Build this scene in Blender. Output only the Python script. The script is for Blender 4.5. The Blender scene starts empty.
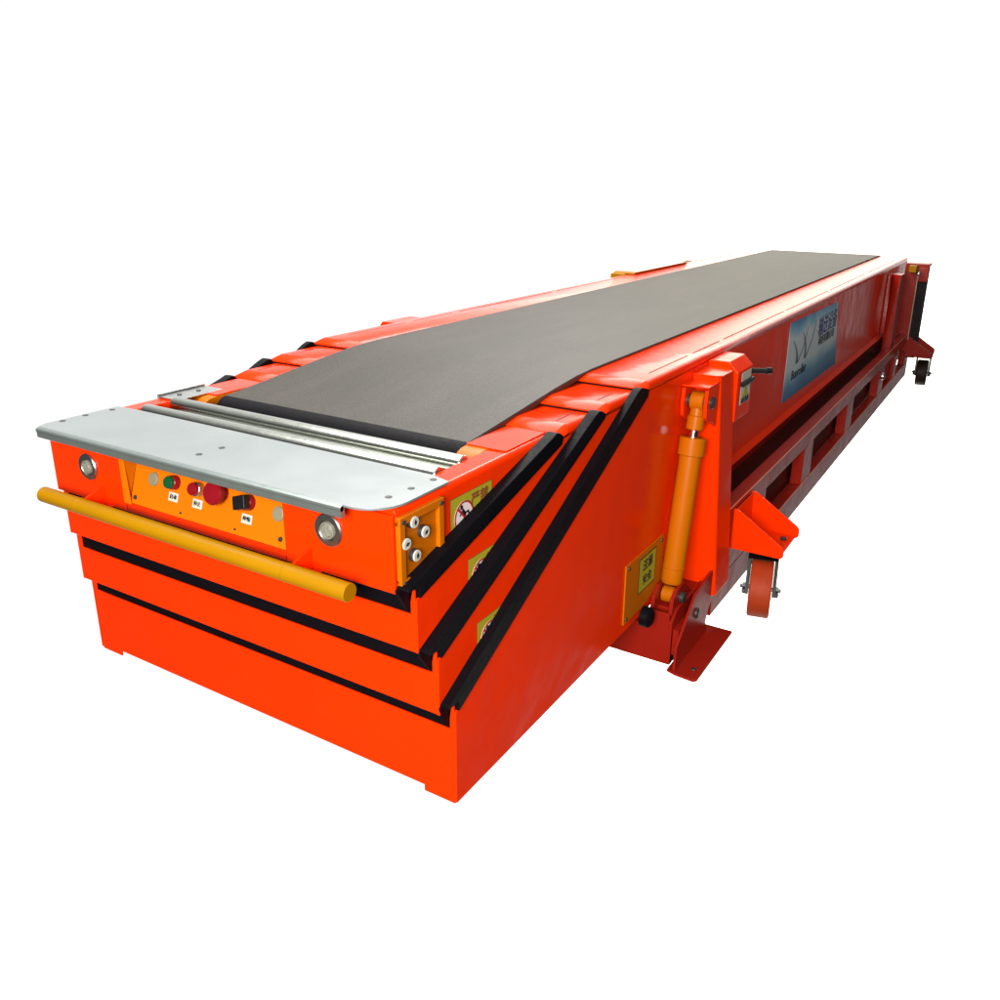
import bpy, bmesh, math, random
from mathutils import Vector, Matrix
random.seed(4)
sc = bpy.context.scene
col = sc.collection
ZG = 0.21            # the body's lower edge floats this far above the floor line

# ------------------------------------------------------------------ materials
def nodes(name):
    m = bpy.data.materials.new(name); m.use_nodes = True
    return m, m.node_tree.nodes, m.node_tree.links, m.node_tree.nodes['Principled BSDF']

def paint(name, c, rough=.28, spec=.5, var=.10, peel=.06, coat=0.0, scuff=.0, metallic=0.0, scale=7.0):
    m, N, L, b = nodes(name)
    tc = N.new('ShaderNodeTexCoord')
    n1 = N.new('ShaderNodeTexNoise'); n1.inputs['Scale'].default_value = scale; n1.inputs['Detail'].default_value = 6
    L.new(tc.outputs['Object'], n1.inputs['Vector'])
    mix = N.new('ShaderNodeMix'); mix.data_type = 'RGBA'
    mix.inputs[6].default_value = (*[x * (1 - var) for x in c], 1)
    mix.inputs[7].default_value = (*[min(1, x * (1 + var)) for x in c], 1)
    L.new(n1.outputs['Fac'], mix.inputs[0])
    last = mix.outputs[2]
    if scuff > 0:
        n3 = N.new('ShaderNodeTexNoise'); n3.inputs['Scale'].default_value = 60; n3.inputs['Detail'].default_value = 8
        mp = N.new('ShaderNodeMapping'); mp.inputs['Scale'].default_value = (1, .22, 1)
        L.new(tc.outputs['Object'], mp.inputs['Vector']); L.new(mp.outputs['Vector'], n3.inputs['Vector'])
        cr = N.new('ShaderNodeValToRGB'); cr.color_ramp.elements[0].position = .64; cr.color_ramp.elements[1].position = .74
        cr.color_ramp.elements[0].color = (0, 0, 0, 1); cr.color_ramp.elements[1].color = (scuff,) * 3 + (1,)
        L.new(n3.outputs['Fac'], cr.inputs[0])
        mx = N.new('ShaderNodeMix'); mx.data_type = 'RGBA'; mx.inputs[7].default_value = (*[x * .35 + .02 for x in c], 1)
        L.new(cr.outputs[0], mx.inputs[0]); L.new(last, mx.inputs[6]); last = mx.outputs[2]
    L.new(last, b.inputs['Base Color'])
    n2 = N.new('ShaderNodeTexNoise'); n2.inputs['Scale'].default_value = scale * 3.2; n2.inputs['Detail'].default_value = 4
    L.new(tc.outputs['Object'], n2.inputs['Vector'])
    mr = N.new('ShaderNodeMapRange'); mr.inputs[3].default_value = rough * .75; mr.inputs[4].default_value = min(1, rough * 1.3)
    L.new(n2.outputs['Fac'], mr.inputs[0]); L.new(mr.outputs[0], b.inputs['Roughness'])
    if peel > 0:
        n4 = N.new('ShaderNodeTexNoise'); n4.inputs['Scale'].default_value = 5.5; n4.inputs['Detail'].default_value = 2
        L.new(tc.outputs['Object'], n4.inputs['Vector'])
        bp = N.new('ShaderNodeBump'); bp.inputs['Strength'].default_value = peel; bp.inputs['Distance'].default_value = .05
        L.new(n4.outputs['Fac'], bp.inputs['Height']); L.new(bp.outputs['Normal'], b.inputs['Normal'])
    b.inputs['Specular IOR Level'].default_value = spec
    b.inputs['Metallic'].default_value = metallic
    b.inputs['Coat Weight'].default_value = coat
    return m

PANELP = paint('panel_orange_yellow_paint', (.64, .130, .001), .36, .18, .05, .03)
ORANGE = paint('orange_gloss_paint', (.82, .030, .0004), .15, .15, .07, .08, scuff=.16)
CHASSIS = paint('chassis_shaded_red', (.27, .009, .003), .32, .28, .12, .06, scuff=.5)  # orange paint darkened: shade on rail, foot and far post put into the colour
AMBER = paint('amber_gloss_paint', (.31, .142, .001), .36, .08, .06, .04)
AMBERD = paint('deep_amber_paint', (.46, .110, .001), .32, .12, .06, .03)
WHEELP = paint('orange_polyurethane', (.33, .034, .006), .55, .2, .15, .03, scuff=.4, scale=30)
RUBBER = paint('black_rubber', (.0030, .0026, .0042), .55, .08, .3, .1, scale=22)
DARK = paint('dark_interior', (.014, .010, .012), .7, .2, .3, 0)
BLACKP = paint('black_plastic', (.006, .006, .007), .4, .25, .1, 0)
REDB = paint('red_button_plastic', (.20, .004, .010), .3, .25, .1, 0)
GREENB = paint('green_button_plastic', (.004, .070, .022), .3, .25, .1, 0)
GREYP = paint('grey_plug_plastic', (.20, .185, .12), .5, .2, .1, 0)
WHITE = paint('white_label', (.52, .50, .44), .5, .3, .04, 0)
SIGNY = paint('sign_yellow', (.36, .32, .018), .5, .25, .12, 0, scale=20)
REDINK = paint('red_ink', (.35, .01, .02), .5, .25, .1, 0)
BLUEINK = paint('blue_ink', (.02, .08, .25), .5, .25, .1, 0)
INK = paint('black_ink', (.012, .012, .018), .5, .25, .1, 0)
BROWNINK = paint('brown_ink', (.20, .06, .02), .5, .25, .1, 0)
CHROME = paint('chromed_rod', (.80, .80, .78), .12, .5, .02, 0, metallic=1)
ZINC = paint('zinc_steel', (.42, .43, .42), .34, .5, .15, .02, metallic=1, scale=25)
ROLLER = paint('roller_steel', (.50, .52, .47), .20, .5, .05, .0, metallic=1, scale=20)
DSTEEL = paint('dark_steel', (.035, .035, .035), .42, .4, .2, 0, metallic=.25, scale=20)
LIPM = paint('rolled_sheet_edge', (.20, .235, .225), .30, .5, .15, .0, metallic=.6, scale=20)
DTYRE = paint('dark_brown_tyre', (.020, .008, .006), .5, .2, .2, 0)
FORKM = paint('zinc_plated_fork', (.045, .048, .050), .5, .3, .25, 0, metallic=.1, scale=40)
TOPM = paint('galvanised_sheet', (.235, .262, .268), .36, .45, .20, .06, metallic=.35, scale=3.2)

def belt_material():
    m, N, L, b = nodes('grey_pvc_belt')
    tc = N.new('ShaderNodeTexCoord')
    n = N.new('ShaderNodeTexNoise'); n.inputs['Scale'].default_value = 260; n.inputs['Detail'].default_value = 3
    L.new(tc.outputs['Object'], n.inputs['Vector'])
    mp = N.new('ShaderNodeMapping'); mp.inputs['Scale'].default_value = (3, .5, 3)
    g = N.new('ShaderNodeTexNoise'); g.inputs['Scale'].default_value = 3; g.inputs['Detail'].default_value = 7; g.inputs['Roughness'].default_value = .65
    L.new(tc.outputs['Object'], mp.inputs['Vector']); L.new(mp.outputs[0], g.inputs['Vector'])
    cr = N.new('ShaderNodeValToRGB')
    cr.color_ramp.elements[0].position = .3; cr.color_ramp.elements[0].color = (.020, .0175, .0145, 1)
    cr.color_ramp.elements[1].position = .7; cr.color_ramp.elements[1].color = (.066, .058, .048, 1)
    L.new(n.outputs['Fac'], cr.inputs[0])
    cr2 = N.new('ShaderNodeValToRGB')
    cr2.color_ramp.elements[0].position = .35; cr2.color_ramp.elements[0].color = (.82, .82, .84, 1)
    cr2.color_ramp.elements[1].position = .65; cr2.color_ramp.elements[1].color = (1.12, 1.1, 1.06, 1)
    L.new(g.outputs['Fac'], cr2.inputs[0])
    mx = N.new('ShaderNodeMix'); mx.data_type = 'RGBA'; mx.blend_type = 'MULTIPLY'; mx.inputs[0].default_value = 1
    L.new(cr.outputs[0], mx.inputs[6]); L.new(cr2.outputs[0], mx.inputs[7]); L.new(mx.outputs[2], b.inputs['Base Color'])
    bp = N.new('ShaderNodeBump'); bp.inputs['Strength'].default_value = .5; bp.inputs['Distance'].default_value = .0012
    L.new(n.outputs['Fac'], bp.inputs['Height']); L.new(bp.outputs[0], b.inputs['Normal'])
    b.inputs['Roughness'].default_value = .50
    b.inputs['Specular IOR Level'].default_value = .20
    return m
BELT = belt_material()

def banner_material():
    m, N, L, b = nodes('printed_banner')
    tc = N.new('ShaderNodeTexCoord'); sx = N.new('ShaderNodeSeparateXYZ'); L.new(tc.outputs['Object'], sx.inputs[0])
    mr = N.new('ShaderNodeMapRange'); mr.inputs[1].default_value = .385; mr.inputs[2].default_value = .805
    L.new(sx.outputs['Z'], mr.inputs[0])
    n = N.new('ShaderNodeTexNoise'); n.inputs['Scale'].default_value = 4; n.inputs['Detail'].default_value = 5
    L.new(tc.outputs['Object'], n.inputs['Vector'])
    ad = N.new('ShaderNodeMath'); ad.operation = 'MULTIPLY_ADD'; ad.inputs[1].default_value = .28; 
    L.new(n.outputs['Fac'], ad.inputs[0]); 
    sb = N.new('ShaderNodeMath'); sb.operation = 'SUBTRACT'; sb.inputs[1].default_value = .14
    L.new(mr.outputs[0], sb.inputs[0]); L.new(sb.outputs[0], ad.inputs[2])
    cr = N.new('ShaderNodeValToRGB'); e = cr.color_ramp.elements
    e[0].position = 0; e[0].color = (.03, .12, .22, 1)
    e[1].position = 1; e[1].color = (.02, .20, .38, 1)
    for p, c in ((.22, (.09, .24, .38)), (.31, (.26, .42, .48)), (.40, (.50, .58, .58)), (.80, (.55, .60, .62)), (.88, (.22, .46, .58))):
        q = e.new(p); q.color = (*c, 1)
    L.new(ad.outputs[0], cr.inputs[0]); L.new(cr.outputs[0], b.inputs['Base Color'])
    b.inputs['Roughness'].default_value = .35; b.inputs['Specular IOR Level'].default_value = .3
    return m
BACKINGP = paint('shade_maroon', (.055, .006, .004), .4, .3, .2, .05)  # maroon holding the deep shade behind the rail windows
BANNER = banner_material()

# ------------------------------------------------------------------ mesh helpers
class MB:
    def __init__(s): s.v = []; s.f = []
    def add(s, vs, fs):
        o = len(s.v); s.v += [tuple(v) for v in vs]; s.f += [tuple(i + o for i in f) for f in fs]; return s
    def box(s, x0, x1, y0, y1, z0, z1):
        return s.add([(x0,y0,z0),(x1,y0,z0),(x1,y1,z0),(x0,y1,z0),(x0,y0,z1),(x1,y0,z1),(x1,y1,z1),(x0,y1,z1)],
                     [(0,3,2,1),(4,5,6,7),(0,1,5,4),(1,2,6,5),(2,3,7,6),(3,0,4,7)])
    def prism(s, pts, axis, a, b):
        def P(p, t): return {'x': (t, p[0], p[1]), 'y': (p[0], t, p[1]), 'z': (p[0], p[1], t)}[axis]
        n = len(pts)
        return s.add([P(p, a) for p in pts] + [P(p, b) for p in pts],
                     [tuple(range(n)), tuple(range(2*n-1, n-1, -1))] + [(i, (i+1) % n, n+(i+1) % n, n+i) for i in range(n)])
    def tube(s, a, b, r, n=32, r2=None, caps=True):
        a = Vector(a); b = Vector(b); d = (b-a).normalized()
        u = d.orthogonal().normalized(); w = d.cross(u); r2 = r if r2 is None else r2
        vs = [a + (u*math.cos(t)+w*math.sin(t))*r for t in [2*math.pi*i/n for i in range(n)]]
        vs += [b + (u*math.cos(t)+w*math.sin(t))*r2 for t in [2*math.pi*i/n for i in range(n)]]
        fs = [(i, (i+1) % n, n+(i+1) % n, n+i) for i in range(n)]
        if caps: fs += [tuple(range(n-1, -1, -1)), tuple(range(n, 2*n))]
        return s.add(vs, fs)
    def lathe(s, o, d, prof, n=40):
        """prof: list of (distance along d, radius)"""
        o = Vector(o); d = Vector(d).normalized(); u = d.orthogonal().normalized(); w = d.cross(u); k = len(prof)
        vs = []; fs = []
        for i in range(n):
            t = 2*math.pi*i/n
            for h, r in prof: vs.append(o + d*h + (u*math.cos(t)+w*math.sin(t))*max(r, 1e-5))
        for i in range(n):
            j = (i+1) % n
            for q in range(k-1): fs.append((i*k+q, j*k+q, j*k+q+1, i*k+q+1))
        return s.add(vs, fs)
    def build(s, name, mat, parent=None, bevel=0.0, smooth=True, seg=2, sharp=32):
        me = bpy.data.meshes.new(name); me.from_pydata(s.v, [], s.f)
        bm = bmesh.new(); bm.from_mesh(me)
        bmesh.ops.remove_doubles(bm, verts=bm.verts, dist=1e-6)
        bmesh.ops.recalc_face_normals(bm, faces=bm.faces)
        bm.to_mesh(me); bm.free()
        me.materials.append(mat)
        o = bpy.data.objects.new(name, me); col.objects.link(o)
        if parent: o.parent = parent
        if bevel:
            md = o.modifiers.new('bevel', 'BEVEL'); md.width = bevel; md.segments = seg; md.limit_method = 'ANGLE'; md.angle_limit = math.radians(35)
            md.harden_normals = False
        if smooth:
            for p in me.polygons: p.use_smooth = True
            bm = bmesh.new(); bm.from_mesh(me)
            for e in bm.edges:
                if len(e.link_faces) == 2 and e.calc_face_angle(0) > math.radians(sharp): e.smooth = False
            bm.to_mesh(me); bm.free()
            if bevel:
                w = o.modifiers.new('wn', 'WEIGHTED_NORMAL'); w.keep_sharp = False
        return o

def text(name, s, size, loc, rot, mat, parent, ext=.0006, align='CENTER', sx=1.0):
    cu = bpy.data.curves.new(name, 'FONT'); cu.body = s; cu.size = size; cu.extrude = ext; cu.align_x = align; cu.align_y = 'CENTER'
    cu.offset = size*.012
    t = bpy.data.objects.new(name, cu); col.objects.link(t)
    dg = bpy.context.evaluated_depsgraph_get(); me = bpy.data.meshes.new_from_object(t.evaluated_get(dg))
    bpy.data.objects.remove(t)
    me.materials.clear(); me.materials.append(mat)
    o = bpy.data.objects.new(name, me); col.objects.link(o)
    o.location = loc; o.rotation_euler = rot; o.scale = (sx, 1, 1); o.parent = parent
    return o
RX = (math.pi/2, 0, math.pi/2)      # text that faces +x, reading towards +y
RF = (math.pi/2, 0, 0)              # text that faces -y

# ------------------------------------------------------------------ the machine
root = bpy.data.objects.new('telescopic_belt_conveyor', None); col.objects.link(root)
root.location = (0, 0, ZG)
root['label'] = 'long orange telescopic conveyor with grey belt, nested boom sections and black rubber seals'
root['category'] = 'conveyor'

W = {1: .618, 2: .6485, 3: .679, 4: .70}
F = {1: 0.0, 2: .034, 3: .068, 4: .104}
Bt = {1: .590, 2: .436, 3: .264, 4: 0.0}
T = {1: .785, 2: .804, 3: .826, 4: .848}
LIP = {2: .530, 3: .372, 4: .206}
DG = {2: ((.034, .569), (.688, .756)), 3: ((.068, .409), (.894, .787)), 4: ((.104, .257), (1.162, .800))}
YT = {2: .745, 3: .945, 4: 1.195}      # where the flat of the top cover starts
YEND = 6.90
TH = .006

def bent_top(k, s, y0, y1, name, parent, xi=.30):
    """bent sheet: flat top from x=xi to the rounded outer edge and down 30 mm; front of the flat dips in a bevel"""
    w, t = W[k], T[k]; R = .020
    prof = [(xi, t), (w-R, t)]
    for i in range(1, 13):
        a = math.pi/2*(1-i/12); prof.append((w-R+R*math.cos(a), t-R+R*math.sin(a)))
    prof.append((w, t-.0305 if k > 1 else t-.0305))
    if k > 1:
        (ya, za), (yb, zb) = DG[k]
    rows = []
    for j, (x, z) in enumerate(prof):
        if k == 1: ys = [(y0, z), (y1, z)]
        else:
            # the bevel: 45 mm forward, 14 mm down on the flat, fading out down the side
            dz = .013 if x < w-1e-4 else .013*max(0, (z-(t-.0305))/.0105)
            yf = YT[k]
            ys = [(yf-.062 if z > t-.0301 else yf-.062, z-dz), (yf, z), (y1, z)]
        rows.append([(s*x, y, zz) for y, zz in ys])
    m = MB(); n = len(rows[0])
    vs = [p for r in rows for p in r]
    fs = [(i*n+q, (i+1)*n+q, (i+1)*n+q+1, i*n+q+1) for i in range(len(rows)-1) for q in range(n-1)]
    m.add(vs, fs)
    o = m.build(name, ORANGE, parent, sharp=9)
    wn = o.modifiers.new('wn', 'WEIGHTED_NORMAL'); wn.keep_sharp = True; wn.weight = 100
    md = o.modifiers.new('sheet', 'SOLIDIFY'); md.thickness = .004; md.offset = -1 if s > 0 else -1
    return o

# ---- section 1: the front cab
s1 = MB()
H = T[1]
# side beams, rounded outer top edge
for s in (1, -1):
    w = W[1]; R = .016
    arc = [(s*(w-R+R*math.cos(a)), H-R+R*math.sin(a)) for a in [math.pi/2*i/6 for i in range(7)]]
    s1.prism([(s*w, Bt[1]+.006)] + arc + [(s*.548, H), (s*.548, .60), (s*(w-.012), Bt[1])], 'y', .010, 1.3)
s1.box(-.547, .547, .20, 1.2, Bt[1], .70)
boom1 = s1.build('front_boom_section', ORANGE, root, bevel=.0025)
fp = MB()
fz = Bt[1]
def front_box(x0, x1, z0, z1): fp.box(x0, x1, 0, .0098, z0, z1)
front_box(-W[1]+.002, -.300, fz, H-.012); front_box(.290, W[1]-.002, fz, H-.012); front_box(-.300, .290, fz, .615); 
fp.build('front_plate', ORANGE, boom1, bevel=.0015)
# inner rim of the recess
rc = MB()
rc.prism([(.001, .615), (.075, .615), (.075, .772), (.001, .772)], 'x', .2905, .2935)
rc.build('recess_cheek', ORANGE, boom1)
MB().prism([(.001, .615), (.075, .615), (.075, .772), (.001, .772)], 'x', -.3035, -.3005).build('recess_cheek', ORANGE, boom1)
# rounded corner of the seam
# control panel: sloping amber sheet in the recess
PY0, PZ0, PY1, PZ1 = .001, .617, .050, .766
cp = MB()
cp.prism([(PY0, PZ0), (PY0+.004, PZ0-.001), (PY1+.004, PZ1), (PY1, PZ1)], 'x', -.285, .2895)
# amber flange down the left side of the recess and the sloped cheek
cp.prism([(-.3055, .768), (-.288, .768), (-.277, .614), (-.3055, .614)], 'y', -.003, .0)
panel = cp.build('control_panel', PANELP, root, bevel=.0008)
ck = MB(); ck.prism([(.0, .62), (.0, .768), (.052, .768)], 'x', -.2885, -.2855)
ck.build('panel_cheek', AMBERD, panel)
pn = Vector((0, -(PZ1-PZ0), (PY1-PY0))).normalized()     # panel normal (faces -y and slightly up)
def pp(x, z, off=0): 
    t = (z-PZ0)/(PZ1-PZ0); return Vector((x, PY0+t*(PY1-PY0), z)) + pn*off
def disc(name, x, z, prof, mat, parent=panel):
    return MB().lathe(pp(x, z), pn, prof, 36).build(name, mat, parent)
for x in (-.205, .250):
    disc('blanking_plug', x, .692, [(0, .0185), (.004, .0180), (.006, .015), (.006, 0)], GREYP)
def push(x, z, mat, lab):
    c = disc('button_collar', x, z, [(0, .019), (.016, .018), (.018, .016), (.018, 0)], REDB if mat is GREENB else ZINC)
    disc('push_button', x, z, [(.018, .0165), (.025, .0165), (.028, .0145), (.029, 0)], mat)
    q = MB(); a = pp(x+.001, z-.036, .0006)
    up = Vector((0, PY1-PY0, PZ1-PZ0)).normalized()
    X = Vector((1, 0, 0)); hw, hh = .0175, .0115
    vs = [a-X*hw-up*hh, a+X*hw-up*hh, a+X*hw+up*hh, a-X*hw+up*hh]
    q.add([v for v in vs]+[v+pn*.0012 for v in vs], [(0,3,2,1),(4,5,6,7),(0,1,5,4),(1,2,6,5),(2,3,7,6),(3,0,4,7)])
    lb = q.build('button_label', WHITE, panel)
    tl = text('label_text', lab, .0135, a+pn*.0022, (math.pi/2+math.atan2(PY0-PY1, PZ1-PZ0), 0, 0), INK, lb)
push(-.121, .698, GREENB, '启动'); push(-.029, .698, REDB, '停止')
# emergency mushroom
es = disc('emergency_stop', .056, .704, [(0, .018), (.020, .015), (.022, .029), (.034, .031), (.040, .027), (.042, 0)], REDB)
# selector
disc('button_collar', .150, .699, [(0, .020), (.016, .019), (.018, .017), (.018, 0)], REDB)
q = MB(); c0 = pp(.150, .699, .018); up = Vector((0, PY1-PY0, PZ1-PZ0)).normalized(); X = Vector((1, 0, 0))
ux = (X*.95+up*.30).normalized(); uz = pn.cross(ux)
vs = [c0+ux*a*.020+uz*b*.017 for a, b in ((-1,-1),(1,-1),(1,1),(-1,1))]
q.add(vs+[v+pn*.020 for v in vs], [(0,3,2,1),(4,5,6,7),(0,1,5,4),(1,2,6,5),(2,3,7,6),(3,0,4,7)])
q.build('selector_switch', BLACKP, panel, bevel=.003)
q = MB(); a = pp(.150, .660, .0006); hw, hh = .0175, .0115
vs = [a-X*hw-up*hh, a+X*hw-up*hh, a+X*hw+up*hh, a-X*hw+up*hh]
q.add(vs+[v+pn*.0012 for v in vs], [(0,3,2,1),(4,5,6,7),(0,1,5,4),(1,2,6,5),(2,3,7,6),(3,0,4,7)])
lb = q.build('button_label', WHITE, panel)
text('label_text', '伸缩', .0135, a+pn*.0022, (math.pi/2+math.atan2(PY0-PY1, PZ1-PZ0), 0, 0), INK, lb)
for x, z, r in ((-.268, .634, .0065), (.268, .637, .0065), (-.085, .629, .003), (.115, .629, .003)):
    disc('panel_screw', x, z, [(0, r), (.003, r*.9), (.004, 0)], DSTEEL)

# round front lamps
def lamp(x, z, r):
    o = MB().lathe((x, -.0002, z), (0, -1, 0), [(0, r), (.004, r), (.007, r*.94), (.007, r*.66), (.004, r*.60)], 48).build('front_lamp', ZINC, root)
    MB().lathe((x, -.0002, z), (0, -1, 0), [(.004, r*.61), (.003, r*.52), (.003, 0)], 40).build('lamp_recess', DSTEEL, o)
    g = MB(); g.lathe((x, -.0002, z), (0, -1, 0), [(.003, r*.53), (.009, r*.50), (.010, r*.44), (.007, r*.40), (.010, r*.34), (.0115, 0)], 32)
    for i in range(7):
        a = 2*math.pi*i/6 if i else 0; rr = r*.25 if i else 0
        g.lathe((x+rr*math.cos(a), -.010, z+rr*math.sin(a)), (0, -1, 0), [(0, r*.10), (.003, r*.07), (.0035, 0)], 12)
    g.build('lamp_lens', paint('lamp_lens_plastic', (.20, .20, .16), .35, .4, .5, .2, scale=160), o)
lamp(-.446, .690, .038); lamp(.433, .702, .040)

# side switch box on the cab
sx = W[1]
fb = MB()
y0, y1, z0, z1 = .006, .166, .602, .768
b = .018
fb.box(sx, sx+.013, y0, y1, z1-b, z1); fb.box(sx, sx+.013, y0, y1, z0, z0+b)
fb.box(sx, sx+.0127, y0, y0+b, z0+b, z1-b); fb.box(sx, sx+.0127, y1-b, y1, z0+b, z1-b)
sbx = fb.build('side_switch_panel', AMBERD, root, bevel=.0012)
MB().box(sx, sx+.002, y0+b, y1-b, z0+b, z1-b).build('recess_plate', AMBERD, sbx)
for y, z, a in ((.055, .745, 0), (.093, .709, .9), (.026, .704, 1.2), (.060, .664, .1)):
    o = MB().lathe((sx+.002, y, z), (1, 0, 0), [(0, .0150), (.009, .0140), (.011, .0135)], 28).build('key_switch', DSTEEL, sbx)
    MB().lathe((sx+.002, y, z), (1, 0, 0), [(.009, .0137), (.0130, .0135), (.014, .0125), (.014, 0)], 28).build('switch_face', WHITE, sbx)
    q = MB(); c = Vector((sx+.0162, y, z)); u = Vector((0, math.sin(a), math.cos(a))); w = Vector((0, math.cos(a), -math.sin(a)))
    vs = [c+u*.0075, c+w*.0042, c-u*.0075, c-w*.0042]; q.add(vs+[v+Vector((.001,0,0)) for v in vs], [(0,1,2,3),(4,7,6,5),(0,1,5,4),(1,2,6,5),(2,3,7,6),(3,0,4,7)])
    q.build('keyhole', INK, sbx)
for y, z in ((y0+.011, z1-.011), (y1-.011, z1-.011), (y0+.011, z0+.011), (y1-.011, z0+.011)):
    MB().lathe((sx+.013, y, z), (1, 0, 0), [(0, .0055), (.003, .005), (.004, 0)], 14).build('screw', DSTEEL, sbx)

# nose plate (galvanised sheet with a rolled front lip)
pts = [(-.604, .215), (-.604, -.010), (-.592, -.038), (.505, -.038)]
for i in range(9):
    a = -math.pi/2 + math.pi/2*i/8; pts.append((.530+.088*math.cos(a), .050+.088*math.sin(a)))
pts += [(.618, .205), (.560, .222), (-.520, .222)]
np_ = MB().prism(pts, 'z', H+.0005, H+.0065).build('nose_plate', TOPM, root, bevel=.0012)
lp = MB()
lp.prism([(-.036, H+.0062), (-.044, H+.0048), (-.0485, H+.000), (-.0485, H-.021), (-.043, H-.0245), (-.036, H-.0245), (-.034, H-.020), (-.034, H+.0002), (-.036, H+.0002)], 'x', -.588, .515)
lp.build('rolled_lip', LIPM, np_, bevel=.0015)
lr = MB().tube((-.588, -.044, H-.002), (.515, -.044, H-.002), .0062, 14)
lr.build('lip_bead', LIPM, np_)
for x, y in ((-.585, .028), (-.588, .100), (-.580, .180), (-.020, .030), (-.016, .098), (.566, .050), (.574, .120), (.580, .195)):
    MB().lathe((x, y, H+.0066), (0, 0, 1), [(0, .0085), (.0008, .0080), (.0002, .0045), (.0002, 0)], 18).build('countersunk_screw', DSTEEL, np_)

# free rollers
for y in (.268, .372):
    o = MB().lathe((-.545, y, .772), (1, 0, 0), [(0, 0), (0, .0215), (.003, .0235), (1.087, .0235), (1.090, .0215), (1.090, 0)], 40).build('idler_roller', ROLLER, root)
    MB().tube((.5445, y, .772), (.560, y, .772), .013, 16).build('roller_shaft', paint('rusty_shaft', (.22, .06, .035), .5, .3, .3, 0), o)
MB().box(-.546, .546, .226, .415, .705, .742).build('roller_bed', ZINC, root)
# small corner bracket at the far left
bk = MB(); bk.box(-.606, -.520, .36, .54, H+.001, H+.006); bk.box(-.612, -.606, .36, .54, H-.03, H+.012)
br = bk.build('belt_bracket', ZINC, root, bevel=.001)
for x, y in ((-.57, .41), (-.565, .48)): MB().lathe((x, y, H+.006), (0, 0, 1), [(0, .008), (.003, .007), (.003, 0)], 12).build('screw', DSTEEL, br)

# belt nose brackets beside the belt
for s in (1, -1):
    x0, x1 = sorted((s*.478, s*.546))
    arc = [(.470-.075*math.sin(a)*1.0, .705+.080*math.cos(a)) for a in [math.pi/2*i/8 for i in range(9)]]
    MB().prism([(.60, .785)] + arc + [(.395, .701), (.60, .701)], 'x', x0, x1).build('nose_bracket', AMBERD, root, bevel=.003)
# raised inner cover strips of the cab
for s in (1, -1):
    x0, x1 = sorted((s*.480, s*.603))
    MB().box(x0, x1, .478, .90, H+.0006, H+.0046).build('top_cover', ORANGE, boom1, bevel=.0012)

# ---- sections 2..4
def seal_bar(k, s, parent):
    (ya, za), (yb, zb) = DG[k]
    d = Vector((yb-ya, zb-za)).normalized(); n = Vector((-d.y, d.x))     # n points up/front
    w = .048
    sl = d.y/d.x; yf = F[k]+.0075
    bb = Vector((yb, zb)) + d*.006
    zt = T[k]-.004; yt = YT[k]-.066
    a0 = Vector((yf, za+sl*(yf-ya))); a1 = Vector((yf, za+sl*(yf-ya)+w/d.x))
    lo = LIP[k]+.066
    a2 = Vector((F[k]-.034, a1.y-sl*.0415)); a3 = Vector((F[k]-.034, a2.y-.006)); a4 = Vector((yf, za+.030))
    poly = [a0, bb, Vector((yb+.016, zt-.020)), Vector((yt, zt-.004)), Vector((yt-.016, zt-.001)), Vector((yt-.042, zt-.010)), a1] + ([a2, a3, a4] if s > 0 else [])
    x0 = W[k-1]+.0005; x1 = W[k]+.004
    R = (x1-x0)*.42
    m = MB()
    # rounded section: three nested prisms give a soft profile
    X0, X1 = sorted((s*x0, s*x1))
    m.prism([(p[0], p[1]) for p in poly], 'x', X0, X1)
    xa, xb = sorted((s*(x0+.0006), s*(W[k]-.0197))); fk = F[k]
    if s > 0: m.prism([(fk+.046, a1.y-.002), (fk+.046, LIP[k]+.012), (fk-.006, LIP[k]+.012), (fk-.040, a1.y-.0495*sl-.010), (fk-.042, a1.y-.0495*sl-.0025)], 'x', xa, xb)
    o = m.build('rubber_seal', RUBBER, parent, bevel=.005, seg=3)
    return o

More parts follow.
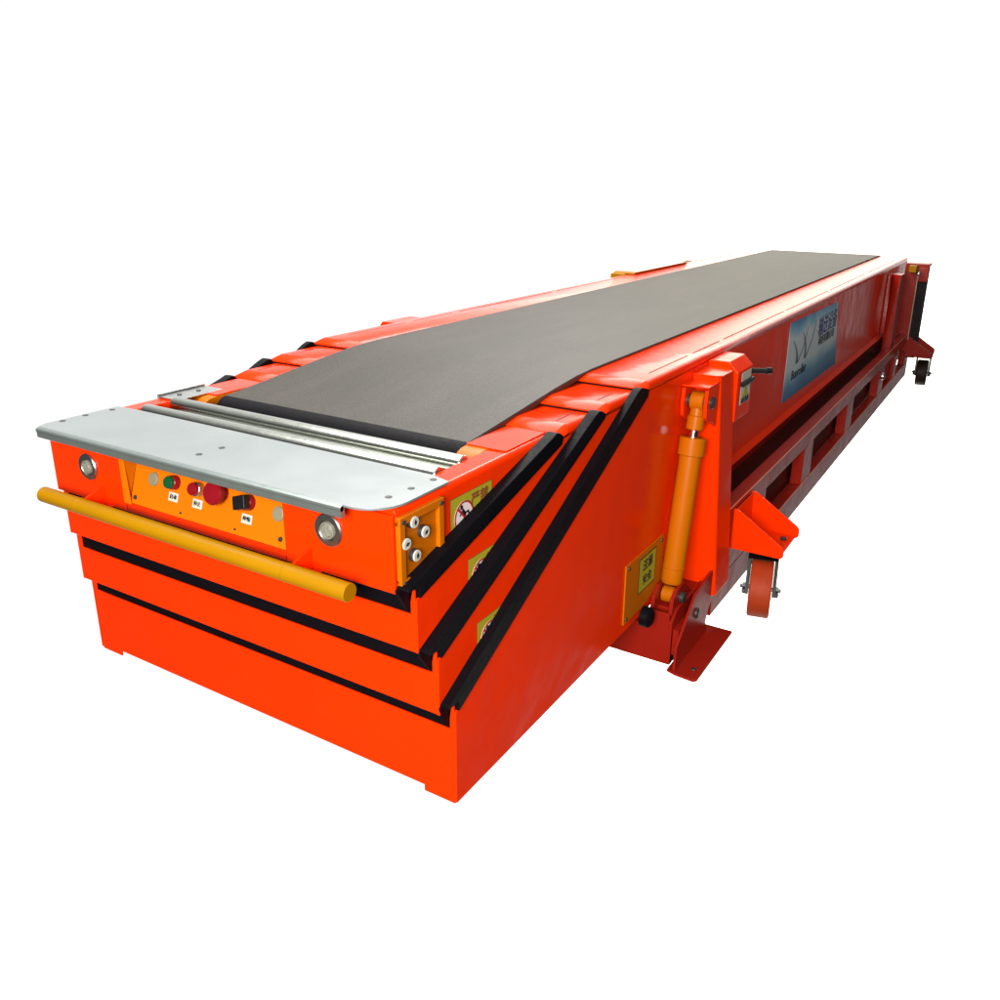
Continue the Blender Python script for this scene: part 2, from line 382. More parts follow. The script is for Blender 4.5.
for k in (2, 3, 4):
    w = W[k]; (ya, za), (yb, zb) = DG[k]; f = F[k]; t = T[k]
    nm = {2: 'inner_boom_section', 3: 'middle_boom_section', 4: 'main_body'}[k]
    ye = {2: 1.9, 3: 2.2, 4: YEND}[k]
    zt = t-.030
    sheets = []
    for s in (1, -1):
        x0, x1 = sorted((s*w, s*(w-TH)))
        yy = YT[k]-.062
        poly = [(f, Bt[k]), (f, za), (ya, za), (yb, zb), (yb+.008, zt), (ye, zt)]
        if k == 4: poly += [(ye, .335), (1.75, .335), (1.75, 0)]
        else: poly += [(ye, Bt[k])]
        if abs(f-ya) < 1e-6: poly.pop(1)
        sheets.append(MB().prism(poly, 'x', x0, x1))
    fr = MB()
    fr.box(-w+TH+.0005, w-TH-.0005, f+.0005, f+TH, Bt[k]+(.012 if k == 4 else 0), LIP[k])
    for s in (1, -1):
        x0, x1 = sorted((s*(w-TH-.0005), s*(w-TH-.013)))
        fr.prism([(x0 if s > 0 else x1, LIP[k]-.002), (x1 if s > 0 else x0, LIP[k]-.002), (x1 if s > 0 else x0, za+.022), (s*(w-TH-.006), za+.026), (x0 if s > 0 else x1, LIP[k]+.03)], 'y', f+.0009, f+.0055)
        if k == 4:
            x0, x1 = sorted((s*(w-TH-.0005), s*.600)); fr.box(x0, x1, f+.0009, f+TH, -.006, .0125)
    body = fr.build(nm, ORANGE, root, bevel=.001)
    for q in sheets: q.build('side_plate', ORANGE, body)
    # floor of the section and the bottom return flange
    MB().box(-w+.012, w-.012, f+.012, ye-.02, Bt[k]+.004, Bt[k]+.012).build('floor_plate', CHASSIS, body)
    for s in (1, -1):
        bent_top(k, s, None, ye, 'top_cover', body)
        seal_bar(k, s, body)
        # wiper in the shadow gap across the step
        x0, x1 = sorted((s*.476, s*(W[k-1]+.004)))
        MB().box(x0, x1, YT[k]-.064, YT[k]-.02, T[k-1]+.0008, T[k]-.0175).build('wiper_strip', RUBBER, body, bevel=.002)
        # slot cut in the cover
        g = MB()
        if k < 4: segs = [(YT[k]+.015, YT[k]+.13)]
        else: segs = [(1.30, 1.66), (1.72, 2.02), (2.08, 3.0), (3.05, 4.0), (4.05, 5.2), (5.3, 6.5)]
        for a, b_ in segs:
            xx = s*(w-.052); g.box(xx-.0024, xx+.0024, a, b_, t-.001, t+.0004)
        g.build('cover_slot', RUBBER, body)
    # horizontal front seal between the lips
    MB().box(-W[k-1]-.012, W[k-1]+.012, f+.0075, f+.05, LIP[k]-.03, Bt[k-1]-.0015).build('rubber_seal', RUBBER, body, bevel=.004)

mb = [o for o in root.children if o.name == 'main_body'][0]
# bottom flange of the main body, the recessed lower web and far end
for s in (1, -1):
    fl = MB()
    fl.prism([(s*(.70), .3345), (s*.694, .3345), (s*.709, .302), (s*.715, .304)], 'y', 1.75, YEND)
    fl.build('side_flange', ORANGE, mb)
    MB().box(*sorted((s*.60, s*.612)), 1.5, YEND-.02, -.08, .333).build('lower_web', CHASSIS, mb)
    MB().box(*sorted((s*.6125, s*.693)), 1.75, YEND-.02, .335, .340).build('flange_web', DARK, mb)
MB().box(-.693, .693, YEND-.012, YEND-.002, .0, .81).build('end_plate', ORANGE, mb)
MB().box(-.59, .59, 1.5, YEND-.02, -.08, -.07).build('floor_plate', CHASSIS, mb)

# ---- belt
path = []
yn, zn, rn = .505, .728, .058
for i in range(13):
    a = math.radians(-100 + 190*(1-i/12)) if False else math.radians(250 - (250-93)*i/12)
    path.append((yn+rn*math.cos(a), zn+rn*math.sin(a)))
path += [(.62, .798), (.80, .818), (.98, .838), (1.12, .850), (1.24, .8545), (1.40, .8550), (3, .8550), (5, .8550), (YEND-.03, .8550), (YEND+.015, .850), (YEND+.04, .83), (YEND+.045, .79)]
m = MB(); XB = (-.460, .472)
nx = 12; vs = []; fs = []
for (y, z) in path:
    for i in range(nx+1): vs.append((XB[0]+(XB[1]-XB[0])*i/nx, y, z))
for j in range(len(path)-1):
    for i in range(nx): fs.append((j*(nx+1)+i, j*(nx+1)+i+1, (j+1)*(nx+1)+i+1, (j+1)*(nx+1)+i))
m.add(vs, fs); belt = m.build('conveyor_belt', BELT, root, smooth=True)
md = belt.modifiers.new('thick', 'SOLIDIFY'); md.thickness = .004; md.offset = -1
md = belt.modifiers.new('sharp', 'EDGE_SPLIT'); md.split_angle = math.radians(40)
for s in (1, -1):
    x = XB[1]+.0005 if s > 0 else XB[0]-.0045
    e = MB()
    for (a, b_) in zip(path[12:-3], path[13:-2]):
        e.add([(x, a[0], a[1]-.016), (x+.004, a[0], a[1]-.016), (x+.004, b_[0], b_[1]-.016), (x, b_[0], b_[1]-.016),
               (x, a[0], a[1]-.002), (x+.004, a[0], a[1]-.002), (x+.004, b_[0], b_[1]-.002), (x, b_[0], b_[1]-.002)],
              [(0,3,2,1),(4,5,6,7),(0,1,5,4),(1,2,6,5),(2,3,7,6),(3,0,4,7)])
    e.build('belt_edge_guard', paint('guard_brown', (.06, .02, .015), .5, .3, .2, 0), belt)
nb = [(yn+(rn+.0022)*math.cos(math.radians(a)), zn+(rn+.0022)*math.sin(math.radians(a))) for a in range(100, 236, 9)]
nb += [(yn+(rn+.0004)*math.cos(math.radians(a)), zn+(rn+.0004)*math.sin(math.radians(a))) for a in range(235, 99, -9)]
MB().prism(nb, 'x', -.458, .470).build('nose_shade_band', RUBBER, belt)  # added black band, carries the shade on the belt's front curve
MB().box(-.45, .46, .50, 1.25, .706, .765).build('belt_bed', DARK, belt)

# ---- push bar
hb = MB().lathe((-.556, -.075, .610), (1, 0, 0), [(0, 0), (0, .0205), (.0012, .0215), (1.108, .0215), (1.110, .0205), (1.110, 0)], 40).build('push_bar', AMBER, root)
for x in (-.392, .372):
    m = MB(); m.prism([(.0, .645), (.0, .585), (-.066, .603), (-.070, .622)], 'x', x-.004, x+.004)
    m.prism([(.0, .590), (.0, .584), (-.066, .599), (-.066, .605)], 'x', x-.03, x+.03)
    m.build('bar_bracket', ORANGE, hb)
    MB().lathe((x-.006, -.075, .610), (1, 0, 0), [(0, .0212), (.004, .0226), (.008, .0226), (.012, .0212)], 28).build('weld_bead', AMBER, hb)

# ---- warning signs
def sign(k, y0, y1, z0, z1, y_txt=True):
    x = W[k]
    o = MB().box(x, x+.0012, y0, y1, z0, z1).build('warning_sign', SIGNY, root)
    brd = MB(); t = .0018
    brd.box(x, x+.0009, y0-t, y1+t, z1, z1+t); brd.box(x, x+.0009, y0-t, y1+t, z0-t, z0); brd.box(x, x+.0009, y0-t, y0, z0, z1); brd.box(x, x+.0009, y1, y1+t, z0, z1)
    brd.build('sign_border', BROWNINK, o)
    cy, cz, r = y0+.052, z1-.056, .040
    MB().lathe((x+.0012, cy, cz), (1, 0, 0), [(0, r), (.0006, r), (.0006, 0)], 40).build('sign_disc', paint('sign_white', (.72, .62, .62), .5, .25, .05, 0), o)
    p = MB()   # falling figure
    def bar(a, b_, w_):
        a = Vector(a); b_ = Vector(b_); d = (b_-a).normalized(); n = Vector((-d.y, d.x))*w_
        q = [a-n, b_-n*.8, b_+n*.8, a+n]; xx = x+.0019
        p.add([(xx, cy+v.x, cz+v.y) for v in q]+[(xx+.0005, cy+v.x, cz+v.y) for v in q], [(0,3,2,1),(4,5,6,7),(0,1,5,4),(1,2,6,5),(2,3,7,6),(3,0,4,7)])
    p.lathe((x+.0019, cy-.010, cz+.026), (1, 0, 0), [(0, .006), (.0005, .006), (.0005, 0)], 14)
    bar((-.008, .018), (.006, .004), .006); bar((.004, .008), (.020, .010), .003); bar((.018, .010), (.022, -.002), .003)
    bar((.004, .006), (.000, -.010), .005); bar((-.018, .006), (-.008, .014), .002)
    p.build('sign_figure', INK, o)
    p = MB(); bar((-.018, -.012), (-.016, -.030), .004); bar((-.012, -.014), (-.006, -.028), .003); p.build('sign_figure', BLUEINK, o)
    m = MB(); m.lathe((x+.0018, cy, cz), (1, 0, 0), [(0, r), (.0010, r), (.0010, r*.89), (0, r*.89)], 44)
    a = Vector((-.70, .72))*r*.92; d = Vector((.70, -.72)); n = Vector((.72, .70))*.0030
    q = [a-n, -a-n, -a+n, a+n]
    m.add([(x+.0026, cy+v.x, cz+v.y) for v in q]+[(x+.0032, cy+v.x, cz+v.y) for v in q], [(0,3,2,1),(4,5,6,7),(0,1,5,4),(1,2,6,5),(2,3,7,6),(3,0,4,7)])
    m.build('prohibition_ring', REDINK, o)
    text('sign_text', '严禁', .034, (x+.0020, y1-.098+.043, z1-.026), RX, BROWNINK, o, sx=1.15)
    text('sign_text', '站人', .034, (x+.0020, y1-.098+.043, z1-.062), RX, INK, o, sx=1.15)
    return o
sign(1, .209, .384, .625, .742); sign(2, .236, .405, .475, .588); sign(3, .228, .39, .315, .431)

# ---- amber access plate low on the side
ap = MB().prism([(1.072, .034), (1.235, .034), (1.40, .064), (1.40, .252), (1.072, .252)], 'x', .7005, .706).build('access_plate', AMBERD, root, bevel=.001)
for y, z in ((1.095, .235), (1.09, .050), (1.38, .235)): MB().lathe((.706, y, z), (1, 0, 0), [(0, .007), (.003, .006), (.004, 0)], 14).build('screw', DSTEEL, ap)
ws = MB().box(.7062, .7072, 1.185, 1.325, .105, .228).build('warning_sign', SIGNY, ap)
fr = MB(); fr.box(.7061, .7070, 1.181, 1.185, .101, .232); fr.box(.7061, .7070, 1.325, 1.329, .101, .232); fr.box(.7061, .7070, 1.185, 1.325, .228, .232); fr.box(.7061, .7070, 1.185, 1.325, .101, .105)
fr.build('sign_border', INK, ap)
text('sign_text', '注意', .045, (.7078, 1.255, .195), RX, INK, ap); text('sign_text', '安全', .040, (.7078, 1.255, .140), RX, INK, ap)

# ---- banner on the main side
bn = MB().prism([(2.955, .398), (4.22, .385), (4.06, .782), (2.955, .800)], 'x', .7003, .7015).build('side_banner', BANNER, root)
bn['label'] = 'blue and grey printed banner with double-stroke logo and Chinese characters'
lg = MB()
def stroke(a, c, w_=.010, tw=.003):
    n_ = 8
    P0, P1 = Vector(a), Vector(c)
    for i in range(n_):
        t0, t1 = i/n_, (i+1)/n_
        def pt(t): return P0.lerp(P1, t)+Vector((.035*math.sin(math.pi*t), 0))
        p0, p1 = pt(t0), pt(t1); w0 = tw+(w_-tw)*t0; w1 = tw+(w_-tw)*t1
        lg.add([(.7018, p0.x-w0, p0.y), (.7018, p0.x+w0, p0.y), (.7018, p1.x+w1, p1.y), (.7018, p1.x-w1, p1.y)], [(0, 1, 2, 3)])
        lg.add([(.7022, p0.x-w0, p0.y), (.7022, p0.x+w0, p0.y), (.7022, p1.x+w1, p1.y), (.7022, p1.x-w1, p1.y)], [(0, 1, 2, 3)])
for a in (((3.05, .70), (3.17, .565), .026), ((3.34, .735), (3.185, .565), .012), ((3.24, .72), (3.34, .565), .022), ((3.52, .745), (3.36, .565), .012)):
    stroke(a[0], a[1], a[2], .004)
lg.build('banner_logo', paint('logo_grey', (.10, .13, .17), .4, .3, .1, 0), bn)
text('banner_text', '输送设备', .120, (.7022, 3.84, .685), RX, paint('banner_navy', (.03, .04, .14), .4, .3, .1, 0), bn, sx=1.0)
text('banner_text', '科技有限公司', .056, (.7022, 3.84, .605), RX, INK, bn, sx=1.2)
text('banner_text', 'Bonroller', .070, (.7022, 3.24, .512), RX, INK, bn, sx=1.15)

# ---- lifting post, cylinder, foot (one kind, mirrored to the far side too)
def tree_copy(o, parent, fn):
    c = o.copy(); col.objects.link(c); c.parent = parent; fn(c)
    for ch in o.children: tree_copy(ch, c, lambda q: None)
    return c

def make_post():
    m = MB(); pt = [(.701, 1.588), (.790, 1.588), (.801, 1.600), (.801, 1.745), (.701, 1.745)]
    pb = [(.701, 1.600), (.832, 1.612), (.846, 1.626), (.846, 1.790), (.701, 1.790)]
    n = len(pt)
    m.add([(x, y, -.055) for x, y in pb]+[(x, y, .798) for x, y in pt], [tuple(range(n)), tuple(range(2*n-1, n-1, -1))]+[(i, (i+1) % n, n+(i+1) % n, n+i) for i in range(n)])
    p = m.build('lifting_post', ORANGE, root, bevel=.004)
    m = MB(); m.prism([(.701, 1.582), (.790, 1.582), (.808, 1.602), (.808, 1.690), (.785, 1.742), (.701, 1.742)], 'z', .7985, .8045)
    m.build('post_cap', ORANGE, p, bevel=.0015)
    m = MB()
    lug = lambda x0, x1: m.prism([(1.592, .778), (1.478, .772), (1.470, .72), (1.476, .676), (1.50, .655), (1.540, .648), (1.592, .62)], 'x', x0, x1)
    lug(.704, .716); lug(.787, .799); m.box(.703, .800, 1.476, 1.592, .7785, .784)
    m.build('upper_clevis', ORANGE, p, bevel=.0012)
    MB().lathe((.700, 1.520, .722), (1, 0, 0), [(0, 0), (0, .022), (.104, .022), (.108, .018), (.108, 0)], 24).build('clevis_pin', DSTEEL, p)
    return p
post = make_post()
A = Vector((.752, 1.520, .722)); Bp = Vector((.748, 1.385, .030)); dv = (Bp-A).normalized(); LN = (Bp-A).length
def make_cyl():
    m = MB(); m.lathe(A, dv, [(.050, 0), (.050, .026), (.054, .031), (.098, .031), (.102, .026), (.102, 0)], 32)
    m.lathe(A-Vector((.024, 0, 0)), (1, 0, 0), [(0, 0), (0, .030), (.004, .034), (.044, .034), (.048, .030), (.048, 0)], 32)
    m.lathe(A, dv, [(.02, .024), (.056, .026)], 24)
    rod = None
    m2 = MB(); m2.lathe(A, dv, [(.128, 0), (.128, .044), (.131, .047), (.190, .047), (.193, .044), (.193, .039), (.600, .039), (.601, .0405), (.604, .0405), (.606, .039), (.650, .039), (.662, .034), (.664, 0)], 48)
    m2.lathe(Bp-Vector((.022, 0, 0)), (1, 0, 0), [(0, 0), (0, .030), (.044, .030), (.044, 0)], 28)
    cyl = m2.build('hydraulic_cylinder', AMBERD, root)
    m.build('rod_eye', AMBERD, cyl)
    MB().lathe(A, dv, [(.100, .0165), (.130, .0165)], 24).build('piston_rod', CHROME, cyl)
    return cyl
cyl = make_cyl()
def make_foot():
    m = MB()
    # cross beam end and block under the cylinder
    m.box(.60, .800, 1.290, 1.340, -.2, -.060)
    m.prism([(1.2895, -.200), (1.2895, -.030), (1.340, .005), (1.600, .005), (1.64, -.2)], 'x', .700, .712)
    m.prism([(1.2895, -.200), (1.2895, -.030), (1.340, .005), (1.600, .005), (1.64, -.2)], 'x', .788, .800)
    m.box(.712, .788, 1.2897, 1.302, -.2, .000)
    m.box(.712, .788, 1.345, 1.640, -.2, -.005)
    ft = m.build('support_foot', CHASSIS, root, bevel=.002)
    m = MB()
    for x0 in (.708, .777): m.prism([(1.302, -.01), (1.310, .045), (1.350, .075), (1.42, .075), (1.47, .03), (1.52, -.004)], 'x', x0, x0+.014)
    m.build('lower_clevis', CHASSIS, ft, bevel=.001)
    MB().lathe((.700, 1.385, .030), (1, 0, 0), [(0, 0), (0, .020), (.104, .020), (.107, .016), (.107, 0)], 20).build('clevis_pin', DSTEEL, ft)
    pl = [(.802, 1.262), (.835, 1.250), (.905, 1.243), (.918, 1.255), (.918, 1.652), (.802, 1.652)]
    MB().prism(pl, 'z', -.2095, -.198).build('base_plate', CHASSIS, ft, bevel=.002)
    gz = [(1.262, -.1975), (1.268, -.105), (1.30, -.085), (1.430, .030), (1.66, .060), (1.69, .01), (1.655, -.06), (1.60, -.10), (1.575, -.150), (1.600, -.1975)]
    g = MB().prism(gz, 'x', .822, .832).build('gusset_plate', CHASSIS, ft, bevel=.001)
    MB().box(.8005, .8215, 1.30, 1.60, -.16, -.06).build('spacer_block', CHASSIS, ft)
    MB().lathe((.832, 1.455, -.055), (1, 0, 0), [(0, .020), (.006, .018), (.008, .013), (.008, 0)], 20).build('bolt', DSTEEL, ft)
    MB().lathe((.885, 1.31, -.1975), (0, 0, 1), [(0, .010), (.002, .009), (.0022, 0)], 16).build('bolt', DSTEEL, ft)
    MB().lathe((.716, 1.215, .010), (1, 0, 0), [(0, 0), (0, .036), (.028, .036), (.036, .026), (.036, 0)], 24).build('rubber_stop', RUBBER, ft)
    return ft
foot = make_foot()
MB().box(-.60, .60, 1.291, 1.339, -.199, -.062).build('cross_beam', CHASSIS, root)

# post at the far end
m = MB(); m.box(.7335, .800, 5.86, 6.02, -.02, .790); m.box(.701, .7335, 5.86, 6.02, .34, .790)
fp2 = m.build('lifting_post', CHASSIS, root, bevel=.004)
m = MB(); m.box(.728, .828, 6.58, 6.60, .10, .80); m.box(.728, .740, 6.60, 6.76, .10, .80); m.box(.728, .905, 6.60, 6.78, .8005, .822); m.box(.828, .905, 6.60, 6.62, .68, .80)
guard = m.build('far_post_guard', CHASSIS, root, bevel=.002)
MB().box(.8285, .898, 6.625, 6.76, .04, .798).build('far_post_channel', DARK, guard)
MB().box(.8285, .834, 6.588, 6.624, .20, .73).build('guard_edge', paint('pale_guard_paint', (.55, .35, .25), .4, .4, .2, 0), guard)  # pale strip down the guard's edge
MB().box(.766, .822, 6.50, 6.579, .757, .812).build('rod_eye', AMBER, guard, bevel=.004)
MB().lathe((.838, 6.55, .745), (0, 0, 1), [(0, .02), (.012, .018), (.02, .008), (.02, 0)], 16).build('hinge_pin', ZINC, guard)

# ---- ladder rail along the side
def make_rail():
    m = MB()
    y0, y1 = 1.80, 6.90
    m.box(.765, .822, y0, y1, .162, .240)
    wins = [(2.34, 3.05), (3.25, 4.15), (4.35, 5.32), (5.54, 6.04), (6.18, 6.70)]
    prev = 1.80
    for a, b_ in wins:
        m.box(.766, .821, prev, a, -.040, .1615); prev = b_
    m.box(.766, .821, prev, y1, -.040, .1615)
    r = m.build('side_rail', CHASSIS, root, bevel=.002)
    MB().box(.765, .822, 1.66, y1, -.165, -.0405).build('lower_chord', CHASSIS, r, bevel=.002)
    MB().box(.6125, .7645, 1.7, y1, -.165, -.150).build('rail_light_shield', CHASSIS, r)  # widened to the web to block light from below
    MB().box(.690, .725, 1.9, y1, -.10, -.03).build('inner_chord', CHASSIS, r, bevel=.002)
    MB().box(.6125, .752, 1.85, y1, -.02, .150).build('shade_backing', BACKINGP, r)  # added dark sheet, stands for the shade seen through the windows
    MB().box(.8205, .8235, 1.80, y1, .2365, .2415).build('pale_edge', paint('pale_paint_edge', (.75, .22, .12), .35, .5, .2, 0), r)  # pale strip along the rail's outer edge
    MB().box(.8205, .8235, 2.2, y1, -.0425, -.0390).build('pale_edge', bpy.data.materials['pale_paint_edge'], r)
    MB().lathe((.822, 5.46, .09), (1, 0, 0), [(0, .03), (.012, .028), (.018, .012), (.018, 0)], 20).build('bolt', ZINC, r)
    return r
rail = make_rail()

# ---- caster arms and casters
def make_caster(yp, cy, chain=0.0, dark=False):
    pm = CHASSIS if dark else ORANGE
    y0, y1 = yp, yp+.245
    prof = [(.8235, .052), (.8235, .222), (.838, .221), (.860, .209), (1.020, .104), (1.030, .092), (1.030, .062), (1.022, .052)]
    if not dark: prof = [(.752, .224)] + [(.838, .221), (.860, .209), (1.020, .104), (1.030, .092), (1.030, .062), (1.022, .052)] + [(.8235, .052), (.8235, .150), (.752, .150)][:1] + [(.8, .052), (.8, .15)][:0]
    a = MB().prism([(.8235, .052), (.8235, .222), (.838, .221), (.860, .209), (1.020, .104), (1.030, .092), (1.030, .062), (1.022, .052)], 'y', y0, y0+.008)
    a.prism([(.8235, .052), (.8235, .222), (.838, .221), (.860, .209), (1.020, .104), (1.030, .092), (1.030, .062), (1.022, .052)], 'y', y1, y1+.008)
    a.box(.8235, 1.018, y0+.0085, y1-.0005, .052, .062)
    a.box(.8238, .830, y0+.0085, y1-.0005, .0625, .215)
    if not dark:
        a.prism([(.752, .150), (.752, .2475), (.800, .2470), (.8232, .2235), (.8232, .052), (.800, .052), (.800, .15)], 'y', y0, y0+.008)
    arm = a.build('caster_arm', pm, root, bevel=.0012)
    for x, y in ((.985, y0+.09), (.985, y0+.18), (.90, y0+.09), (.90, y0+.18)):
        MB().lathe((x, y, .0622), (0, 0, 1), [(0, .014), (.009, .014), (.011, .010), (.011, 0)], 6).build('bolt', DSTEEL, arm)
    c = bpy.data.objects.new('caster', None); col.objects.link(c); c.parent = root
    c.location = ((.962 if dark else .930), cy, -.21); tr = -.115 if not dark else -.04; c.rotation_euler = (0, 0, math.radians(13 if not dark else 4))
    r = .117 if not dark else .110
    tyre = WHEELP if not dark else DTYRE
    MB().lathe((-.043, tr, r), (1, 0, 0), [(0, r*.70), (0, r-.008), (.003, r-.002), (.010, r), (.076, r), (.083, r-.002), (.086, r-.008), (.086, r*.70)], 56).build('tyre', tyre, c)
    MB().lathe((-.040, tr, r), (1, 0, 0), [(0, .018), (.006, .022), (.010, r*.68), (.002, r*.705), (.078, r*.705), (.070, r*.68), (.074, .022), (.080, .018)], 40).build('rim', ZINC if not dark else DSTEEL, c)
    for s in (1, -1):
        x0, x1 = sorted((s*.0455, s*.060))
        MB().prism([(-.050, .236), (.045, .236), (.040+tr*.4, .17), (.030+tr, r-.010), (tr+.012, r-.030), (tr-.012, r-.030), (-.030+tr, r-.010), (-.046+tr*.5, .17)], 'x', x0, x1).build('fork', FORKM if not dark else DSTEEL, c, bevel=.0015)
        MB().lathe((s*.060, tr, r), (s, 0, 0), [(0, .015), (.010, .015), (.010, .009), (.020, .008), (.020, 0)], 6).build('axle_nut', ZINC if not dark else DSTEEL, c)
        MB().lathe((s*.060, tr-.02, r-.012), (s, 0, 0), [(0, .012), (.010, .010), (.012, 0)], 8).build('brake_pin', DSTEEL, c)
    MB().tube((-.062, tr, r), (.062, tr, r), .008, 16).build('axle', ZINC, c)
    m = MB(); m.lathe((0, 0, .236), (0, 0, 1), [(0, 0), (0, .060), (.006, .064), (.014, .060), (.015, 0)], 32); m.box(-.058, .058, tr*.55-.045, .045, .2362, .2390)
    m.build('swivel_plate', BLACKP, c)
    MB().box(-.062, .066, -.085, .085, .2512, .2612).build('mounting_plate', BLACKP, c, bevel=.002)
    return arm, c
make_caster(1.855, 1.975)
make_caster(6.60, 6.80, dark=True)

# ---- rope/limit switch box beside the post
m = MB(); m.prism([(.701, .600), (.701, .824), (.778, .824), (.816, .786), (.816, .600)], 'y', 1.752, 1.940)
swb = m.build('junction_box', ORANGE, root, bevel=.003)
lb = MB().box(.8162, .8172, 1.800, 1.915, .655, .778).build('box_label', WHITE, swb)
MB().prism([(1.815, .680), (1.900, .680), (1.858, .724)], 'x', .8173, .8179).build('warning_triangle', SIGNY, swb)
text('label_text', '高压危险', .024, (.8182, 1.858, .667), RX, INK, swb)
m = MB(); m.box(.8162, .830, 1.790, 1.925, .728, .745); m.build('latch', BLACKP, swb, bevel=.002)
m = MB(); m.lathe((.816, 1.920, .766), (.9, .55, 0), [(0, .010), (.055, .010), (.058, .014), (.078, .012), (.080, 0)], 16); m.build('cable_gland', BLACKP, swb)

# ---- drive housing on the far side
m = MB(); m.prism([(4.05, .846), (4.05, .70), (6.2, .70), (6.2, .846)], 'x', -.835, -.7025)
m = MB(); m.add([(-.80,4.10,.70),(-.7015,4.10,.70),(-.7015,5.42,.70),(-.82,5.05,.70),(-.80,4.10,.851),(-.7015,4.10,.851),(-.7015,5.42,.851),(-.82,5.05,.851)], [(0,3,2,1),(4,5,6,7),(0,1,5,4),(1,2,6,5),(2,3,7,6),(3,0,4,7)])
m.prism([(4.14, .8495), (4.15, .859), (5.10, .859), (5.16, .8495)], 'x', -.80, -.640)
dh = m.build('drive_housing', AMBER, root, bevel=.004)
MB().prism([(-.802, 4.17), (-.638, 4.17), (-.638, 5.10), (-.802, 5.10)], 'z', .8594, .8610).build('housing_cover', ORANGE, dh, bevel=.001)
# mirrored running gear of the far side (seen past the machine only from the side)
def mirror(o, parent=None):
    me = o.data.copy() if o.type == 'MESH' else None
    c = o.copy(); 
    if me: me.transform(Matrix.Scale(-1, 4, (1, 0, 0))); me.flip_normals(); c.data = me
    col.objects.link(c); c.parent = parent or root
    for ch in o.children: mirror(ch, c)
for o in (post, rail, foot, cyl): mirror(o)
MB().prism([(-.701, .62), (-.701, .842), (-.775, .842), (-.806, .80), (-.806, .62)], 'y', 1.66, 1.86).build('junction_box', ORANGE, root, bevel=.003)

# ------------------------------------------------------------------ camera (solved from the photograph)
cam = bpy.data.cameras.new('camera'); co = bpy.data.objects.new('camera', cam); col.objects.link(co); sc.camera = co
yaw, pitch, roll = .5401, -.3289, .0116
cy_, sy_, cp_, sp_ = math.cos(yaw), math.sin(yaw), math.cos(pitch), math.sin(pitch)
fw = Vector((-sy_*cp_, cy_*cp_, sp_)); rt = Vector((cy_, sy_, 0)); upv = rt.cross(fw)
r_ = rt*math.cos(roll)+upv*math.sin(roll); u_ = -rt*math.sin(roll)+upv*math.cos(roll)
M = Matrix((( r_.x, u_.x, -fw.x, 1.6963), (r_.y, u_.y, -fw.y, -1.3054), (r_.z, u_.z, -fw.z, 1.4515+ZG), (0, 0, 0, 1)))
co.matrix_world = M
cam.sensor_width = 36; cam.sensor_fit = 'HORIZONTAL'; cam.lens = 855.26/1000*36
cam.shift_x = (500-513.88)/1000; cam.shift_y = (470.24-500)/1000
cam.clip_start = .05; cam.clip_end = 200

# ------------------------------------------------------------------ light: added white surround, tuned brighter ahead and darker to the right
wd = bpy.data.worlds.new('World'); sc.world = wd; wd.use_nodes = True
N, L = wd.node_tree.nodes, wd.node_tree.links
bg = N['Background']
tc = N.new('ShaderNodeTexCoord'); sp = N.new('ShaderNodeSeparateXYZ'); L.new(tc.outputs['Generated'], sp.inputs[0])
at = N.new('ShaderNodeMath'); at.operation = 'ARCTAN2'; L.new(sp.outputs['X'], at.inputs[0]); L.new(sp.outputs['Y'], at.inputs[1])
# azimuth from +y, positive to the right (radians); the white is widened further right lower down
ac = N.new('ShaderNodeMath'); ac.operation = 'ARCSINE'; L.new(sp.outputs['Z'], ac.inputs[0])
e1 = N.new('ShaderNodeMath'); e1.operation = 'ADD'; e1.inputs[1].default_value = math.radians(14); L.new(ac.outputs[0], e1.inputs[0])
e2 = N.new('ShaderNodeMath'); e2.operation = 'MINIMUM'; e2.inputs[1].default_value = 0; L.new(e1.outputs[0], e2.inputs[0])
gt = N.new('ShaderNodeMapRange'); gt.inputs[1].default_value = 0; gt.inputs[2].default_value = .12; gt.inputs[3].default_value = 0; gt.inputs[4].default_value = .8; L.new(at.outputs[0], gt.inputs[0])
ax = N.new('ShaderNodeMath'); ax.operation = 'MULTIPLY_ADD'; L.new(gt.outputs[0], ax.inputs[1]); L.new(e2.outputs[0], ax.inputs[0]); L.new(at.outputs[0], ax.inputs[2])
cr = N.new('ShaderNodeValToRGB'); mr = N.new('ShaderNodeMapRange'); mr.inputs[1].default_value = -math.pi; mr.inputs[2].default_value = math.pi
L.new(ax.outputs[0], mr.inputs[0]); L.new(mr.outputs[0], cr.inputs[0])
def az(d): return (math.radians(d)+math.pi)/(2*math.pi)
e = cr.color_ramp.elements
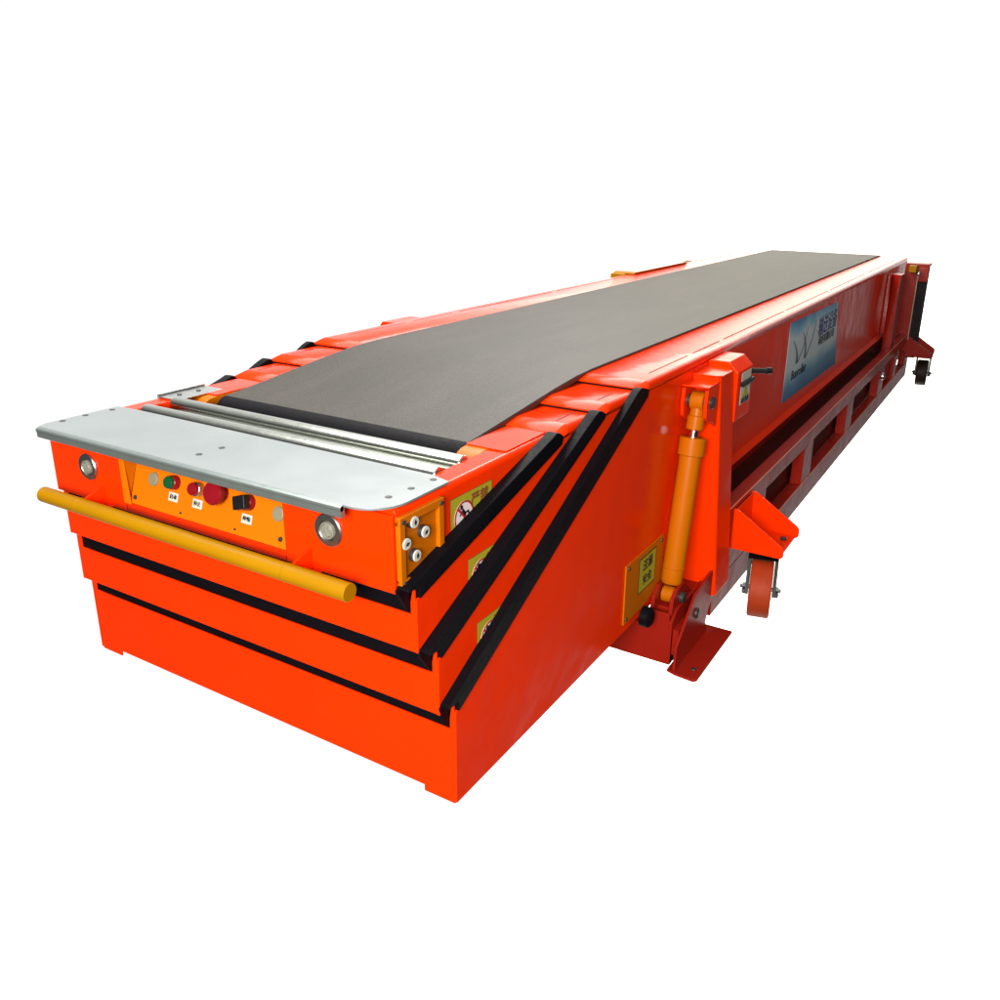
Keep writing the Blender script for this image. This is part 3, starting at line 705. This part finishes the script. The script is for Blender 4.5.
e[0].position = 0; e[0].color = (.05, .05, .05, 1); e[1].position = 1; e[1].color = (.05, .05, .05, 1)
for d, v in ((-130, .02), (-95, .03), (-78, .32), (-45, .33), (-30, .42), (-17, 1), (-5, .9), (0, .40), (6.0, .325), (8, .06), (12, .02), (24, .006), (110, .006), (150, .012)):
    q = e.new(az(d)); q.color = (v, v*(1-.05*max(0, v-.33)/.67), v*(1-.20*max(0, v-.33)/.67), 1)
# overhead brightness added away from the horizon
zr = N.new('ShaderNodeMapRange'); zr.inputs[1].default_value = .35; zr.inputs[2].default_value = .8; L.new(sp.outputs['Z'], zr.inputs[0])
mx = N.new('ShaderNodeMix'); mx.data_type = 'RGBA'; L.new(zr.outputs[0], mx.inputs[0]); L.new(cr.outputs[0], mx.inputs[6]); mx.inputs[7].default_value = (.20, .20, .20, 1)
L.new(mx.outputs[2], bg.inputs['Color']); bg.inputs['Strength'].default_value = 3.2

def area(name, loc, tgt, sx, sy, e_, c=(1, 1, 1)):
    l = bpy.data.lights.new(name, 'AREA'); l.shape = 'RECTANGLE'; l.size = sx; l.size_y = sy; l.energy = e_; l.color = c
    o = bpy.data.objects.new(name, l); col.objects.link(o); o.location = loc
    o.rotation_euler = (Vector(tgt)-Vector(loc)).to_track_quat('-Z', 'Y').to_euler(); return o
area('front_softbox', (2.0, -3.3, 2.0+ZG), (0.1, 0.4, .60+ZG), 2.0, 1.5, 400, (1, .97, .90))

area('overhead_fill', (-1.3, 2.2, 3.6+ZG), (-1.3+.9, 2.2, ZG), 7.0, 1.5, 350, (1, .97, .92)).rotation_euler = (0, math.radians(-18), 0)  # unseen overhead light, added to brighten the tops but not the right side
bpy.data.lights['overhead_fill'].size = 1.5; bpy.data.lights['overhead_fill'].size_y = 7.0

sc.view_settings.view_transform = 'Standard'; sc.view_settings.look = 'None'; sc.view_settings.gamma = 1; sc.view_settings.exposure = 0
sc.render.engine = 'CYCLES'; sc.cycles.use_denoising = True
sc.cycles.max_bounces = 8
sc.render.film_transparent = False
